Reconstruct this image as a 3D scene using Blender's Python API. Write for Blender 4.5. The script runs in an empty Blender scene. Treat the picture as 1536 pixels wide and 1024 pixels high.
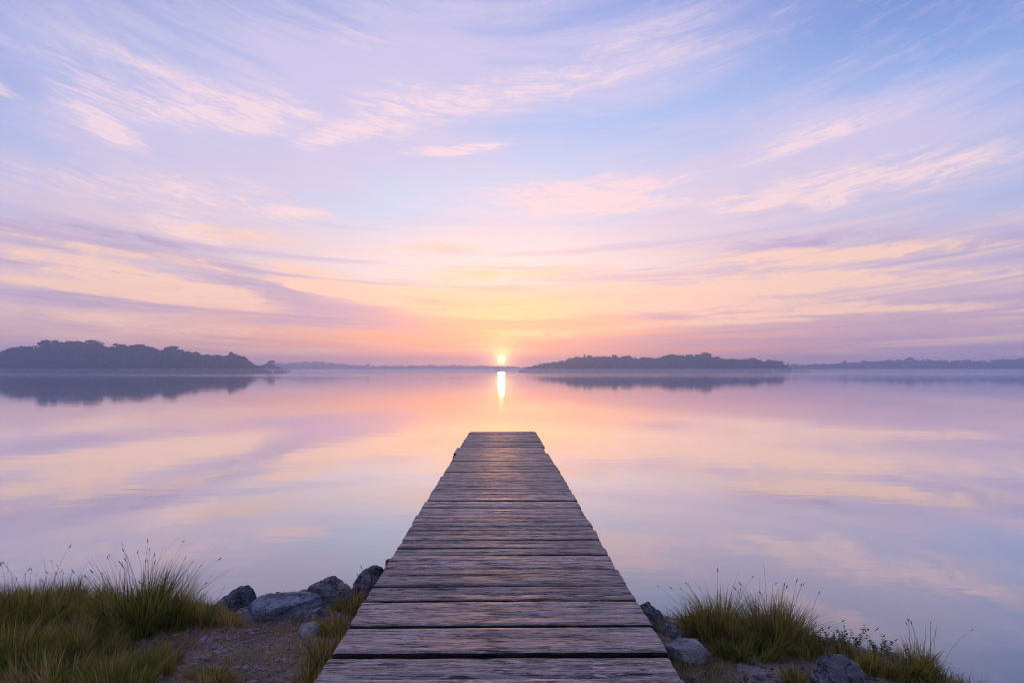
import bpy, math, random
import numpy as np
from mathutils import Vector, Matrix, noise as mnoise

random.seed(7)
rng = np.random.default_rng(11)
R = math.radians
sc = bpy.context.scene
COL = sc.collection

# ------------------------------------------------------------------ camera geometry (photo pixels are only used to measure places)
F, CX, CY, HOR = 960.0, 768.0, 512.0, 556.0
HC = 1.83
PITCH = math.atan((HOR - CY) / F)
cp, sp_ = math.cos(PITCH), math.sin(PITCH)

def ray(px, py):
    x, u = (px - CX) / F, (CY - py) / F
    return Vector((x, cp - u * sp_, sp_ + u * cp))

def at_z(px, py, z):
    d = ray(px, py); t = (z - HC) / d.z
    return Vector((d.x * t, d.y * t, z))

def at_y(px, py, y):
    d = ray(px, py); t = y / d.y
    return Vector((d.x * t, y, HC + d.z * t))

def azel(px, py):
    d = ray(px, py)
    return math.degrees(math.atan2(d.x, d.y)), math.degrees(math.atan2(d.z, math.hypot(d.x, d.y)))

# ------------------------------------------------------------------ node helper
class NT:
    def __init__(s, tree):
        s.t = tree; s.n = tree.nodes; s.l = tree.links
    def put(s, sock, v):
        if hasattr(v, 'is_output') or isinstance(v, bpy.types.NodeSocket): s.l.new(v, sock)
        elif v is not None:
            try: sock.default_value = v
            except Exception: sock.default_value = (*v, 1.0) if len(v) == 3 else v
    def node(s, typ, ins=None, **kw):
        nd = s.n.new(typ)
        for k, v in kw.items(): setattr(nd, k, v)
        for k, v in (ins or {}).items(): s.put(nd.inputs[k], v)
        return nd
    def m(s, op, a, b=None, c=None, clamp=False):
        nd = s.n.new('ShaderNodeMath'); nd.operation = op; nd.use_clamp = clamp
        for i, v in enumerate((a, b, c)):
            if v is not None: s.put(nd.inputs[i], v)
        return nd.outputs[0]
    def vm(s, op, a, b=None, scale=None):
        nd = s.n.new('ShaderNodeVectorMath'); nd.operation = op
        s.put(nd.inputs[0], a)
        if b is not None: s.put(nd.inputs[1], b)
        if scale is not None: s.put(nd.inputs['Scale'], scale)
        return nd.outputs[1] if op in ('LENGTH', 'DOT_PRODUCT', 'DISTANCE') else nd.outputs[0]
    def xyz(s, x, y, z=0.0):
        nd = s.n.new('ShaderNodeCombineXYZ')
        for i, v in enumerate((x, y, z)): s.put(nd.inputs[i], v)
        return nd.outputs[0]
    def sep(s, v):
        nd = s.n.new('ShaderNodeSeparateXYZ'); s.put(nd.inputs[0], v); return nd.outputs
    def mr(s, v, a, b, c=0.0, d=1.0, smooth=False):
        nd = s.n.new('ShaderNodeMapRange'); nd.interpolation_type = 'SMOOTHSTEP' if smooth else 'LINEAR'
        for i, q in enumerate((v, a, b, c, d)): s.put(nd.inputs[i], q)
        return nd.outputs[0]
    def mix(s, f, a, b, mode='MIX'):
        nd = s.n.new('ShaderNodeMix'); nd.data_type = 'RGBA'; nd.blend_type = mode
        s.put(nd.inputs[0], f); s.put(nd.inputs[6], a); s.put(nd.inputs[7], b)
        return nd.outputs[2]
    def ramp(s, f, stops, interp='LINEAR'):
        nd = s.n.new('ShaderNodeValToRGB'); cr = nd.color_ramp; cr.interpolation = interp
        while len(cr.elements) < len(stops): cr.elements.new(0.5)
        for e, (p, c) in zip(cr.elements, stops):
            e.position = p; e.color = (*c, 1.0)
        s.put(nd.inputs[0], f)
        return nd.outputs[0]
    def noise(s, v, scale, detail=4.0, rough=0.55, dist=0.0, out=0):
        nd = s.n.new('ShaderNodeTexNoise')
        s.put(nd.inputs['Vector'], v)
        nd.inputs['Scale'].default_value = scale; nd.inputs['Detail'].default_value = detail
        nd.inputs['Roughness'].default_value = rough; nd.inputs['Distortion'].default_value = dist
        return nd.outputs[out]
    def mapping(s, v, loc=(0, 0, 0), rot=(0, 0, 0), scale=(1, 1, 1), typ='POINT'):
        nd = s.n.new('ShaderNodeMapping'); nd.vector_type = typ
        s.put(nd.inputs[0], v)
        nd.inputs['Location'].default_value = loc; nd.inputs['Rotation'].default_value = rot
        nd.inputs['Scale'].default_value = scale
        return nd.outputs[0]

def lin(r, g, b):
    f = lambda c: (c / 255 / 12.92) if c / 255 <= 0.04045 else ((c / 255 + 0.055) / 1.055) ** 2.4
    return (f(r), f(g), f(b))

# ------------------------------------------------------------------ sky (world)
SUN_AZ, SUN_EL = azel(752, 539)
world = bpy.data.worlds.new("World"); sc.world = world; world.use_nodes = True
W = NT(world.node_tree); W.n.clear()
gen = W.node('ShaderNodeTexCoord').outputs['Generated']
dirv = W.vm('NORMALIZE', gen)
dx, dy, dz = W.sep(dirv)
elr = W.m('ARCTAN2', dz, W.m('SQRT', W.m('ADD', W.m('MULTIPLY', dx, dx), W.m('MULTIPLY', dy, dy))))
el = W.m('MAXIMUM', W.m('MULTIPLY', elr, 180 / math.pi), 0.0)
az = W.m('MULTIPLY', W.m('ARCTAN2', dx, dy), 180 / math.pi)
az2 = W.m('MULTIPLY', az, az)
bowl = W.m('DIVIDE', el, W.m('ADD', 1.0, W.m('MINIMUM', W.m('MULTIPLY', az2, 0.00020), 0.8)))
SV = W.xyz(az, bowl, 0.0)
warpn = W.noise(W.mapping(SV, scale=(0.045, 0.22, 1)), 1.0, 5.0, 0.6, 0.3, out=1)
fine = W.noise(W.mapping(SV, loc=(3, 1, 2), scale=(0.07, 0.6, 1)), 1.0, 7.0, 0.62, 0.6)
fine2 = W.noise(W.mapping(SV, loc=(13, 7, 5), scale=(0.30, 1.3, 1), rot=(0, 0, 0.05)), 1.0, 7.0, 0.68, 0.9)
fibre = W.noise(W.mapping(SV, loc=(51, 3, 8), scale=(0.22, 3.2, 1)), 1.0, 8.0, 0.72, 1.0)
bandn = W.noise(W.mapping(SV, loc=(31, 9, 1), scale=(0.035, 0.85, 1)), 1.0, 5.0, 0.6, 0.6)
off = W.vm('MULTIPLY', W.vm('SUBTRACT', warpn, (0.5, 0.5, 0.5)), (9.0, 2.6, 0.0))
AV = W.vm('ADD', W.xyz(az, el, 0.0), off)

def blobs(lst):
    acc = None
    for (x1, y1, x2, y2, th, amp) in lst:
        a1, e1 = azel(x1, y1); a2, e2 = azel(x2, y2)
        L = math.hypot(a2 - a1, e2 - e1) / 2 * 1.35
        thd = math.degrees(th * 2.1 / F)
        g = W.node('ShaderNodeTexGradient', {'Vector': W.mapping(AV, loc=((a1 + a2) / 2, (e1 + e2) / 2, 0),
                   rot=(0, 0, math.atan2(e2 - e1, a2 - a1)), scale=(L, thd, 1.0), typ='TEXTURE')}, gradient_type='SPHERICAL').outputs[1]
        acc = W.m('MULTIPLY', g, amp * 1.5) if acc is None else W.m('MULTIPLY_ADD', g, amp * 1.5, acc)
    return acc

E = lambda d: d / 60.0
elf = W.m('DIVIDE', el, 60.0, clamp=True)
rc = W.ramp(elf, [(0, lin(255, 166, 120)), (E(2.0), lin(252, 166, 114)), (E(5), lin(250, 188, 156)), (E(9), lin(236, 222, 230)),
                  (E(15), lin(200, 215, 246)), (E(22), lin(168, 194, 244)), (E(30), lin(150, 168, 230)), (1, lin(120, 130, 190))], 'EASE')
rl = W.ramp(elf, [(0, lin(196, 166, 190)), (E(3), lin(222, 182, 190)), (E(7), lin(216, 190, 208)), (E(13), lin(186, 190, 232)),
                  (E(20), lin(148, 172, 230)), (E(30), lin(146, 154, 212)), (1, lin(110, 118, 180))], 'EASE')
rr = W.ramp(elf, [(0, lin(168, 152, 190)), (E(3), lin(192, 164, 192)), (E(8), lin(196, 178, 210)), (E(13), lin(172, 186, 232)),
                  (E(20), lin(146, 174, 232)), (E(28), lin(118, 144, 214)), (1, lin(100, 112, 175))], 'EASE')
side = W.mix(W.mr(az, -12, 12), rl, rr)
azd = W.m('ABSOLUTE', W.m('SUBTRACT', az, SUN_AZ))
base = W.mix(W.mr(azd, 3, 40, smooth=True), rc, side)

veil = blobs([(150, 50, 1000, 40, 105, .85), (280, 150, 740, 170, 55, .7), (-150, 250, 500, 320, 58, 1.0), (730, 295, 1560, 230, 58, 1.0),
              (1250, 200, 1700, 150, 38, .5), (-200, 60, 300, 60, 60, .4), (560, 350, 900, 360, 30, .35), (-200, 420, 300, 450, 60, .5),
              (900, 420, 1600, 380, 50, .6), (120, 170, 520, 210, 45, .5), (740, 130, 1240, 0, 30, .6), (1040, 262, 1500, 112, 24, .65), (950, 150, 1450, 110, 35, .35)])
wisp = blobs([(95, 150, 225, 225, 9, .9), (-40, 112, 50, 136, 8, .8), (120, 135, 400, 190, 18, .65), (300, 135, 460, 180, 22, .6),
              (450, 185, 700, 150, 24, .6), (450, 215, 560, 205, 9, .7), (610, 231, 750, 224, 6, .95), (-60, 240, 480, 315, 26, .6),
              (210, 330, 340, 358, 14, .65), (400, 312, 510, 320, 6, .6), (700, 303, 1060, 285, 22, .75), (800, 316, 1010, 302, 7, .6),
              (1060, 318, 1190, 292, 6, 1.1), (1200, 304, 1290, 290, 9, 1.0), (1080, 295, 1560, 212, 18, .8), (1060, 255, 1450, 128, 13, .7),
              (770, 118, 1220, 6, 26, .36), (560, 170, 900, 110, 26, .38), (760, 368, 870, 345, 9, .5),
              (-60, 30, 420, 150, 22, .35), (460, 40, 620, 60, 20, .25)])
warm = blobs([(560, 376, 745, 372, 6, .45), (-60, 336, 300, 402, 10, .85), (-60, 400, 420, 462, 11, .8), (260, 340, 500, 352, 8, .5), (380, 392, 530, 424, 9, .9),
              (470, 440, 760, 438, 12, .9), (640, 412, 910, 402, 9, .7), (780, 438, 1300, 418, 13, .95), (600, 470, 900, 468, 9, .9),
              (880, 408, 1600, 346, 10, .95), (700, 460, 1150, 456, 7, .8), (1100, 430, 1600, 400, 8, .7), (-60, 365, 260, 425, 6, .8), (300, 400, 620, 455, 6, .7), (150, 380, 420, 400, 8, .6), (-60, 455, 300, 490, 7, .6), (960, 488, 1580, 448, 6, .9), (820, 470, 1400, 452, 7, .6), (950, 385, 1500, 362, 7, .5), (640, 505, 960, 500, 7, .7), (100, 492, 500, 500, 8, .45), (420, 425, 470, 430, 6, .8)])
dark = blobs([(-60, 318, 350, 408, 18, .75), (200, 378, 570, 468, 19, 1.0), (370, 458, 660, 478, 13, .9), (320, 484, 700, 490, 8, .5), (-60, 430, 300, 474, 12, .6),
              (740, 447, 1060, 436, 7, .6), (840, 458, 1300, 448, 8, .5), (1000, 372, 1600, 338, 14, .6), (900, 500, 1450, 466, 5, .6),
              (590, 386, 720, 381, 6, .4), (-60, 100, 120, 105, 30, .3), (640, 487, 860, 484, 4, .6), (700, 517, 950, 513, 3, .5)])
st = W.mr(fine, 0.32, 0.68, 0.45, 1.3)
st2 = W.m('MULTIPLY', W.mr(fine2, 0.35, 0.65, 0.4, 1.4), W.mr(fibre, 0.34, 0.66, 0.72, 1.3))
veilf = W.mr(W.m('MULTIPLY', veil, W.mr(fine, 0.25, 0.7, 0.45, 1.2)), 0.0, 1.2, 0, .82, smooth=True)
wispf = W.mr(W.m('MULTIPLY', wisp, W.m('MULTIPLY', st, st2)), 0.08, 1.0, 0, .9, smooth=True)
warmf = W.mr(W.m('MULTIPLY', warm, W.m('MULTIPLY', W.m('MULTIPLY', st, st2), W.mr(bandn, 0.38, 0.56, 0.55, 1.3))), 0.05, 1.0, 0, .95, smooth=True)
darkf = W.mr(W.m('MULTIPLY', dark, W.m('MULTIPLY', st, W.m('MULTIPLY', W.mr(fine2, 0.32, 0.68, 0.5, 1.35), W.mr(fibre, 0.34, 0.66, 0.6, 1.35)))), 0.05, 1.1, 0, .78, smooth=True)
amb = W.mr(W.m('MULTIPLY', st, st2), 0.7, 1.8, 0, .22)      # faint cirrus everywhere
prox = W.mr(azd, 0, 38, 1, 0, smooth=True)
sv0 = Vector((math.sin(R(SUN_AZ)) * math.cos(R(SUN_EL)), math.cos(R(SUN_AZ)) * math.cos(R(SUN_EL)), math.sin(R(SUN_EL))))
ang0 = W.m('MULTIPLY', W.m('ARCCOSINE', W.m('MINIMUM', W.vm('DOT_PRODUCT', dirv, tuple(sv0)), 1.0)), 180 / math.pi)
nears = W.mr(ang0, 3, 15, 1, 0, smooth=True)
lowf = W.mr(el, 6, 20, 1, 0, smooth=True)
c_veil = W.mix(lowf, lin(214, 202, 234), W.mix(prox, lin(214, 186, 208), lin(246, 214, 216)))
c_wisp = W.mix(lowf, lin(248, 218, 228), lin(252, 216, 212))
c_warm = W.mix(nears, lin(252, 208, 190), lin(255, 206, 162))
c_dark = W.mix(nears, lin(168, 152, 200), lin(226, 156, 150))
sky = W.mix(amb, base, c_wisp)
sky = W.mix(veilf, sky, c_veil)
lowm = W.mr(el, 5, 16, 1, 0, smooth=True)
sky = W.mix(W.m('MULTIPLY', lowm, W.mr(bandn, 0.50, 0.64, 0, .6, smooth=True)), sky, c_warm)
sky = W.mix(W.m('MULTIPLY', lowm, W.mr(bandn, 0.50, 0.36, 0, .65, smooth=True)), sky, c_dark)
sky = W.mix(darkf, sky, c_dark)
sky = W.mix(wispf, sky, c_wisp)
sky = W.mix(warmf, sky, c_warm)
# the sun and the glow of the air round it
sunv = Vector((math.sin(R(SUN_AZ)) * math.cos(R(SUN_EL)), math.cos(R(SUN_AZ)) * math.cos(R(SUN_EL)), math.sin(R(SUN_EL))))
dot = W.m('MINIMUM', W.vm('DOT_PRODUCT', dirv, tuple(sunv)), 1.0)
ang = W.m('MULTIPLY', W.m('ARCCOSINE', dot), 180 / math.pi)
g1 = W.m('EXPONENT', W.m('MULTIPLY', ang, -1 / 1.0))
g2 = W.m('EXPONENT', W.m('MULTIPLY', ang, -1 / 4.5))
disc = W.mr(ang, 0.22, 0.48, 1, 0, smooth=True)
def addc(c, f, col):
    return W.vm('ADD', c, W.vm('SCALE', col, scale=f))
sky = addc(sky, W.m('MULTIPLY', g2, 1.0), (0.24, 0.06, 0.0))
sky = addc(sky, W.m('MULTIPLY', g1, 1.9), (1.0, 0.55, 0.12))
g0 = W.m('EXPONENT', W.m('MULTIPLY', ang, -1 / 0.42))
sky = addc(sky, W.m('MULTIPLY', g0, 5.0), (1.0, 0.60, 0.16))
sky = addc(sky, W.m('MULTIPLY', disc, 3.5), (1.0, 0.74, 0.32))
nish = W.node('ShaderNodeTexSky', sky_type='NISHITA')
nish.sun_disc = False; nish.sun_elevation = R(max(SUN_EL, 1.0)); nish.sun_rotation = R(SUN_AZ)
nish.dust_density = 2.0
bg1 = W.node('ShaderNodeBackground', {'Color': sky, 'Strength': 0.97})
bg2 = W.node('ShaderNodeBackground', {'Color': nish.outputs[0], 'Strength': 0.05})
ad = W.node('ShaderNodeAddShader', {0: bg1.outputs[0], 1: bg2.outputs[0]})
wo = W.node('ShaderNodeOutputWorld', {'Surface': ad.outputs[0]})
world.cycles.sampling_method = 'MANUAL'; world.cycles.sample_map_resolution = 1024

sun = bpy.data.lights.new('sun', 'SUN'); sun.energy = 0.5; sun.angle = R(0.5); sun.color = (1.0, 0.40, 0.15)
so = bpy.data.objects.new('sun', sun); COL.objects.link(so)
so.rotation_euler = (-sunv).to_track_quat('-Z', 'Y').to_euler()

# ------------------------------------------------------------------ materials
MATS = {}
def newmat(name):
    m = bpy.data.materials.new(name); m.use_nodes = True
    t = NT(m.node_tree); t.n.clear(); MATS[name] = m
    return m, t
def finish(t, bsdf, disp=None):
    t.node('ShaderNodeOutputMaterial', {'Surface': bsdf})
def pbsdf(t, col, rough, normal=None, **ins):
    d = {'Base Color': col, 'Roughness': rough}
    if normal is not None: d['Normal'] = normal
    d.update(ins)
    return t.node('ShaderNodeBsdfPrincipled', d)
def bump(t, h, dist, strength=1.0, normal=None):
    d = {'Height': h, 'Distance': dist, 'Strength': strength}
    if normal is not None: d['Normal'] = normal
    return t.node('ShaderNodeBump', d).outputs[0]

# water
m, t = newmat('lake_water')
pos = t.node('ShaderNodeNewGeometry').outputs['Position']
px_, py_, pz_ = t.sep(pos)
w1 = t.noise(t.mapping(pos, scale=(0.5, 1.6, 1)), 1.0, 3.0, 0.5, 0.3)
w2 = t.noise(t.mapping(pos, loc=(4, 2, 0), rot=(0, 0, 0.3), scale=(5.0, 12.0, 1)), 1.0, 3.0, 0.55, 0.4)
patch = t.mr(t.noise(t.mapping(pos, scale=(0.12, 0.3, 1)), 1.0, 2.0), 0.45, 0.65, 0.15, 1, smooth=True)
nrm = bump(t, w1, 0.0022, 1.0)
nrm = bump(t, t.m('MULTIPLY', w2, patch), 0.0006, 1.0, nrm)
breeze = t.noise(t.mapping(pos, scale=(0.003, 0.016, 1)), 1.0, 4.0, 0.6)
far = t.mr(py_, 90, 260, 0, 1, smooth=True)
rough = t.m('MULTIPLY_ADD', t.m('MULTIPLY', far, t.mr(breeze, 0.36, 0.56, 0.25, 1, smooth=True)), 0.07, 0.027)
lw = t.node('ShaderNodeLayerWeight', {'Blend': 0.5, 'Normal': nrm})
fac = t.mr(lw.outputs['Facing'], 0.55, 0.92, 0.12, 0.97)
gl = t.node('ShaderNodeBsdfGlossy', {'Color': (0.96, 0.97, 1.0, 1), 'Roughness': rough, 'Normal': nrm})
df = t.node('ShaderNodeBsdfDiffuse', {'Color': (0.035, 0.05, 0.075, 1)})
mx = t.node('ShaderNodeMixShader', {0: fac, 1: df.outputs[0], 2: gl.outputs[0]})
finish(t, mx.outputs[0])

# shore ground: damp sandy soil with gravel
m, t = newmat('shore_soil')
pos = t.node('ShaderNodeNewGeometry').outputs['Position']
n1 = t.noise(pos, 3.0, 6.0, 0.65); n2 = t.noise(pos, 38.0, 6.0, 0.7)
vo = t.node('ShaderNodeTexVoronoi', {'Vector': pos, 'Scale': 55.0}, feature='F1')
strawn = t.noise(t.mapping(pos, rot=(0, 0, 0.5), scale=(60, 9, 10)), 1.0, 4.0, 0.6, 1.0)
c = t.mix(t.mr(n1, 0.35, 0.65), lin(105, 84, 67), lin(168, 139, 117))
c = t.mix(t.mr(n2, 0.4, 0.7, 0, .7), c, lin(60, 46, 38))
c = t.mix(t.m('MULTIPLY', t.mr(vo.outputs['Distance'], 0.0, 0.5, 0.6, 0), t.mr(n1, .45, .6)), c, lin(170, 150, 138))
c = t.mix(t.mr(strawn, 0.58, 0.68, 0, .5), c, lin(186, 150, 104))
hh = t.m('ADD', t.m('MULTIPLY', n2, 0.6), t.m('MULTIPLY', vo.outputs['Distance'], -0.4))
zz = t.sep(pos)[2]
wet = t.mr(zz, 0.02, 0.09, 0.45, 1.0)
c = t.mix(1.0, c, t.xyz(wet, wet, wet), 'MULTIPLY')
b = pbsdf(t, c, t.mr(zz, 0.02, 0.09, 0.35, 0.85), bump(t, hh, 0.02, 1.0))
finish(t, b.outputs[0])

# far ground
m, t = newmat('far_land')
pos = t.node('ShaderNodeNewGeometry').outputs['Position']
c = t.mix(t.noise(pos, 0.05, 4.0), lin(52, 56, 44), lin(70, 66, 52))
finish(t, pbsdf(t, c, 0.9).outputs[0])

# weathered wood
def wood(name, light, darkc, rmin=0.30, gloss=0.5):
    m, t = newmat(name)
    tc = t.node('ShaderNodeTexCoord').outputs['Object']
    rnd = t.node('ShaderNodeObjectInfo').outputs['Random']
    v = t.vm('ADD', tc, t.xyz(t.m('MULTIPLY', rnd, 37.0), t.m('MULTIPLY', rnd, 11.0), t.m('MULTIPLY', rnd, 5.0)))
    wv = t.vm('SCALE', t.vm('SUBTRACT', t.noise(v, 2.2, 2.0, 0.5, out=1), (.5, .5, .5)), scale=0.05)
    v = t.vm('ADD', v, wv)
    grain = t.noise(t.mapping(v, scale=(1.8, 38, 34)), 1.0, 8.0, 0.75, 0.05)
    fibre = t.noise(t.mapping(v, loc=(3, 3, 3), scale=(9, 260, 200)), 1.0, 5.0, 0.7)
    crack = t.noise(t.mapping(v, loc=(8, 1, 3), scale=(1.1, 17, 12)), 1.0, 6.0, 0.65, 0.15)
    blot = t.noise(t.mapping(v, scale=(2.2, 6, 6)), 1.0, 5.0, 0.65, 0.5)
    pits = t.noise(t.mapping(v, loc=(1, 6, 2), scale=(11, 55, 30)), 1.0, 3.0, 0.6)
    g = t.mr(grain, 0.33, 0.67)
    c = t.mix(g, darkc, light)
    c = t.mix(t.mr(blot, 0.5, 0.72, 0, .75), c, tuple(x * 0.3 for x in light))
    c = t.mix(t.mr(fibre, 0.5, 0.75, 0, .5), c, tuple(min(1, x * 1.6) for x in light))
    ck = t.mr(t.m('ABSOLUTE', t.m('SUBTRACT', crack, 0.5)), 0.0, 0.016, 1, 0)
    ck = t.m('MULTIPLY', ck, t.mr(blot, 0.38, 0.50))
    pt = t.mr(pits, 0.68, 0.74)
    dk = t.m('MAXIMUM', ck, pt)
    c = t.mix(t.m('MULTIPLY', dk, .85), c, (0.012, 0.010, 0.010))
    dash = t.noise(t.mapping(v, loc=(4, 9, 1), scale=(5, 34, 30)), 1.0, 6.0, 0.72, 0.05)
    fleck = t.noise(t.mapping(v, loc=(7, 2, 5), scale=(12, 48, 60)), 1.0, 5.0, 0.75)
    c = t.mix(t.mr(dash, 0.53, 0.60, 0, .88), c, tuple(x * .3 for x in darkc))
    c = t.mix(t.mr(fleck, 0.54, 0.64, 0, .7), c, tuple(min(1, x * 1.75) for x in light))
    wear = t.mr(t.noise(t.mapping(v, loc=(2, 2, 8), scale=(1.5, 2.5, 2)), 1.0, 3.0, .6), 0.45, 0.7, 0, .55)
    c = t.mix(wear, c, tuple(x * .45 for x in light))
    # each board its own tone, greyed differently
    c = t.mix(1.0, c, t.xyz(t.mr(rnd, 0, 1, .62, 1.25), t.mr(rnd, 0, 1, .64, 1.2), t.mr(rnd, 0, 1, .70, 1.18)), 'MULTIPLY')
    h = t.m('ADD', t.m('ADD', t.m('MULTIPLY', grain, 1.0), t.m('MULTIPLY', fibre, 0.35)), t.m('MULTIPLY', dk, -1.2))
    rg = t.m('ADD', t.mr(grain, 0.3, 0.7, rmin + .16, rmin), t.m('MULTIPLY', t.m('MAXIMUM', dk, t.mr(dash, 0.53, 0.60)), 0.35))
    b = pbsdf(t, c, rg, bump(t, h, 0.004, 1.0), **{'Specular IOR Level': gloss})
    finish(t, b.outputs[0])
wood('deck_wood', lin(182, 162, 154), lin(60, 52, 54), 0.33, .45)
wood('pile_wood', lin(84, 74, 68), lin(30, 26, 24), 0.5, 0.3)
wood('mossy_gap_shade', lin(40, 42, 36), lin(16, 18, 15), 0.6, 0.15)  # board sides: gap shade painted into the colour, with a greenish algae tint

# rock
def rock(name, c1, c2, c3):
    m, t = newmat(name)
    tc = t.node('ShaderNodeTexCoord').outputs['Object']
    rnd = t.node('ShaderNodeObjectInfo').outputs['Random']
    v = t.vm('ADD', tc, t.xyz(t.m('MULTIPLY', rnd, 31.0), t.m('MULTIPLY', rnd, 17.0), 0.0))
    n1 = t.noise(v, 7.0, 6.0, 0.65, 0.6); n2 = t.noise(v, 45.0, 6.0, 0.7)
    band = t.noise(t.mapping(v, rot=(0.5, 0.35, 0.2), scale=(3, 5, 26)), 1.0, 5.0, 0.65, 0.6)
    lich = t.noise(t.vm('ADD', v, (5, 5, 5)), 12.0, 5.0, 0.6, 0.3)
    c = t.mix(t.mr(n1, 0.38, 0.62), c1, c2)
    c = t.mix(t.mr(band, 0.48, 0.62, 0, .85), c, c3)
    c = t.mix(t.mr(n2, 0.48, 0.66, 0, .6), c, tuple(x * .4 for x in c1))
    c = t.mix(t.mr(lich, 0.60, 0.66, 0, .5), c, lin(150, 148, 138))
    cr = t.mr(t.m('ABSOLUTE', t.m('SUBTRACT', t.noise(t.vm('ADD', v, (2, 9, 4)), 5.0, 4.0, .6, .4), 0.5)), 0, 0.012, 1, 0)
    c = t.mix(t.m('MULTIPLY', cr, .8), c, (0.01, 0.01, 0.01))
    h = t.m('ADD', t.m('ADD', n1, t.m('MULTIPLY', band, .8)), t.m('ADD', t.m('MULTIPLY', n2, .35), t.m('MULTIPLY', cr, -.5)))
    finish(t, pbsdf(t, c, t.mr(n2, .3, .7, .45, .8), bump(t, h, 0.03, 1.0), **{'Specular IOR Level': .35}).outputs[0])
rock('rock_blue', lin(116, 116, 124), lin(166, 166, 174), lin(84, 84, 92))
rock('rock_dark', lin(69, 67, 74), lin(105, 100, 105), lin(144, 132, 129))
rock('rock_pale', lin(141, 127, 124), lin(192, 180, 177), lin(110, 100, 103))

# blades: colour varies per blade through a vertex attribute (kind of blade: green, straw) and object random
def blade_mat(name, cols, transl=0.45):
    m, t = newmat(name)
    at = t.node('ShaderNodeAttribute', attribute_name='tone')
    tone, along, _ = t.sep(at.outputs['Vector'])
    c = t.ramp(tone, [(i / (len(cols) - 1), c) for i, c in enumerate(cols)])
    c = t.mix(t.mr(along, 0.55, 1.0, 0, .45), c, lin(140, 112, 62))     # dry tips
    b = pbsdf(t, c, 0.5, **{'Specular IOR Level': .3})
    tr = t.node('ShaderNodeBsdfTranslucent', {'Color': c})
    mx = t.node('ShaderNodeMixShader', {0: transl, 1: b.outputs[0], 2: tr.outputs[0]})
    finish(t, mx.outputs[0])
blade_mat('grass_green', [lin(44, 60, 24), lin(86, 106, 34), lin(132, 140, 46), lin(168, 152, 66), lin(200, 164, 98)])
blade_mat('grass_olive', [lin(58, 72, 26), lin(112, 122, 42), lin(158, 152, 58), lin(188, 152, 80), lin(204, 172, 118)])
blade_mat('grass_straw', [lin(110, 86, 57), lin(165, 129, 84), lin(201, 156, 103), lin(225, 184, 134), lin(144, 100, 67)], .2)
blade_mat('stalk', [lin(70, 54, 40), lin(104, 82, 54), lin(84, 60, 48)], .15)
blade_mat('weed_leaf', [lin(60, 78, 32), lin(96, 110, 46), lin(120, 118, 60)], .35)
m, t = newmat('seed_head')
finish(t, pbsdf(t, lin(66, 46, 44), .8).outputs[0])
m, t = newmat('tree_foliage')
pos = t.node('ShaderNodeNewGeometry').outputs['Position']
c = t.mix(t.noise(pos, 0.12, 3.0), lin(34, 46, 26), lin(66, 76, 42))
finish(t, pbsdf(t, c, 0.8, **{'Specular IOR Level': .1}).outputs[0])
m, t = newmat('bark')
pos = t.node('ShaderNodeNewGeometry').outputs['Position']
finish(t, pbsdf(t, t.mix(t.noise(pos, 1.5, 4.0), lin(50, 40, 34), lin(84, 70, 60)), 0.9).outputs[0])

# ------------------------------------------------------------------ mesh helpers
def mesh_np(name, V, Fc, mat, parent=None, smooth=False, tone=None):
    """V (n,3), Fc (m,k) -> one mesh object"""
    V = np.ascontiguousarray(V, dtype=np.float32); Fc = np.ascontiguousarray(Fc, dtype=np.int32)
    me = bpy.data.meshes.new(name)
    k = Fc.shape[1]
    me.vertices.add(len(V)); me.vertices.foreach_set('co', V.ravel())
    me.loops.add(Fc.size); me.loops.foreach_set('vertex_index', Fc.ravel())
    me.polygons.add(len(Fc)); me.polygons.foreach_set('loop_start', np.arange(0, Fc.size, k, dtype=np.int32))
    me.update(calc_edges=True)
    me.validate()
    if smooth: me.polygons.foreach_set('use_smooth', np.ones(len(me.polygons), dtype=bool))
    if tone is not None:
        a = me.attributes.new('tone', 'FLOAT_VECTOR', 'POINT')
        a.data.foreach_set('vector', np.ascontiguousarray(tone, dtype=np.float32).ravel())
    if mat: me.materials.append(MATS[mat])
    o = bpy.data.objects.new(name, me); COL.objects.link(o)
    if parent is not None: o.parent = parent
    return o

def tag(o, label=None, cat=None, group=None, kind=None):
    if label: o['label'] = label
    if cat: o['category'] = cat
    if group: o['group'] = group
    if kind: o['kind'] = kind
    return o

def thing(name, loc, label, cat, group=None):
    o = bpy.data.objects.new(name, None); o.empty_display_size = 0.2
    COL.objects.link(o); o.location = loc
    return tag(o, label, cat, group)

# ------------------------------------------------------------------ terrain
SH = np.array([(-40, 9.5), (-9, 6.0), (-4.8, 5.3), (-3, 5.15), (-2, 5.0), (-1.2, 5.2), (0, 5.2), (1.1, 4.85), (1.7, 4.72), (2.05, 4.5), (2.4, 4.1), (2.62, 3.75),
               (2.9, 3.1), (3.3, 2.2), (5, 1.0), (12, -2), (40, -14)])
def shore_y(x): return np.interp(x, SH[:, 0], SH[:, 1])
def hash_noise(x, y, s):
    return mnoise.noise(Vector((x * s, y * s, 3.7 * s)))
def ground_z(x, y):
    s = float(shore_y(x)) - y
    s += 0.10 * hash_noise(x, y, 2.3) + 0.05 * hash_noise(x, y, 6.1)
    if s > 0:
        z = 0.10 * (1 - math.exp(-s / 0.22)) + 0.060 * min(s, 5) + 0.004 * max(s - 5, 0)
    else:
        z = max(s * 0.32, -1.6)
    z += 0.030 * hash_noise(x, y, 1.7) * min(1, max(s, 0) * 2) + 0.010 * hash_noise(x, y, 7.0) + 0.004 * hash_noise(x, y, 21.0)
    if s > 0 and x < -1.6: z += 0.05 * min(1, (-x - 1.6)) * min(1, s)
    return z

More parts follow.
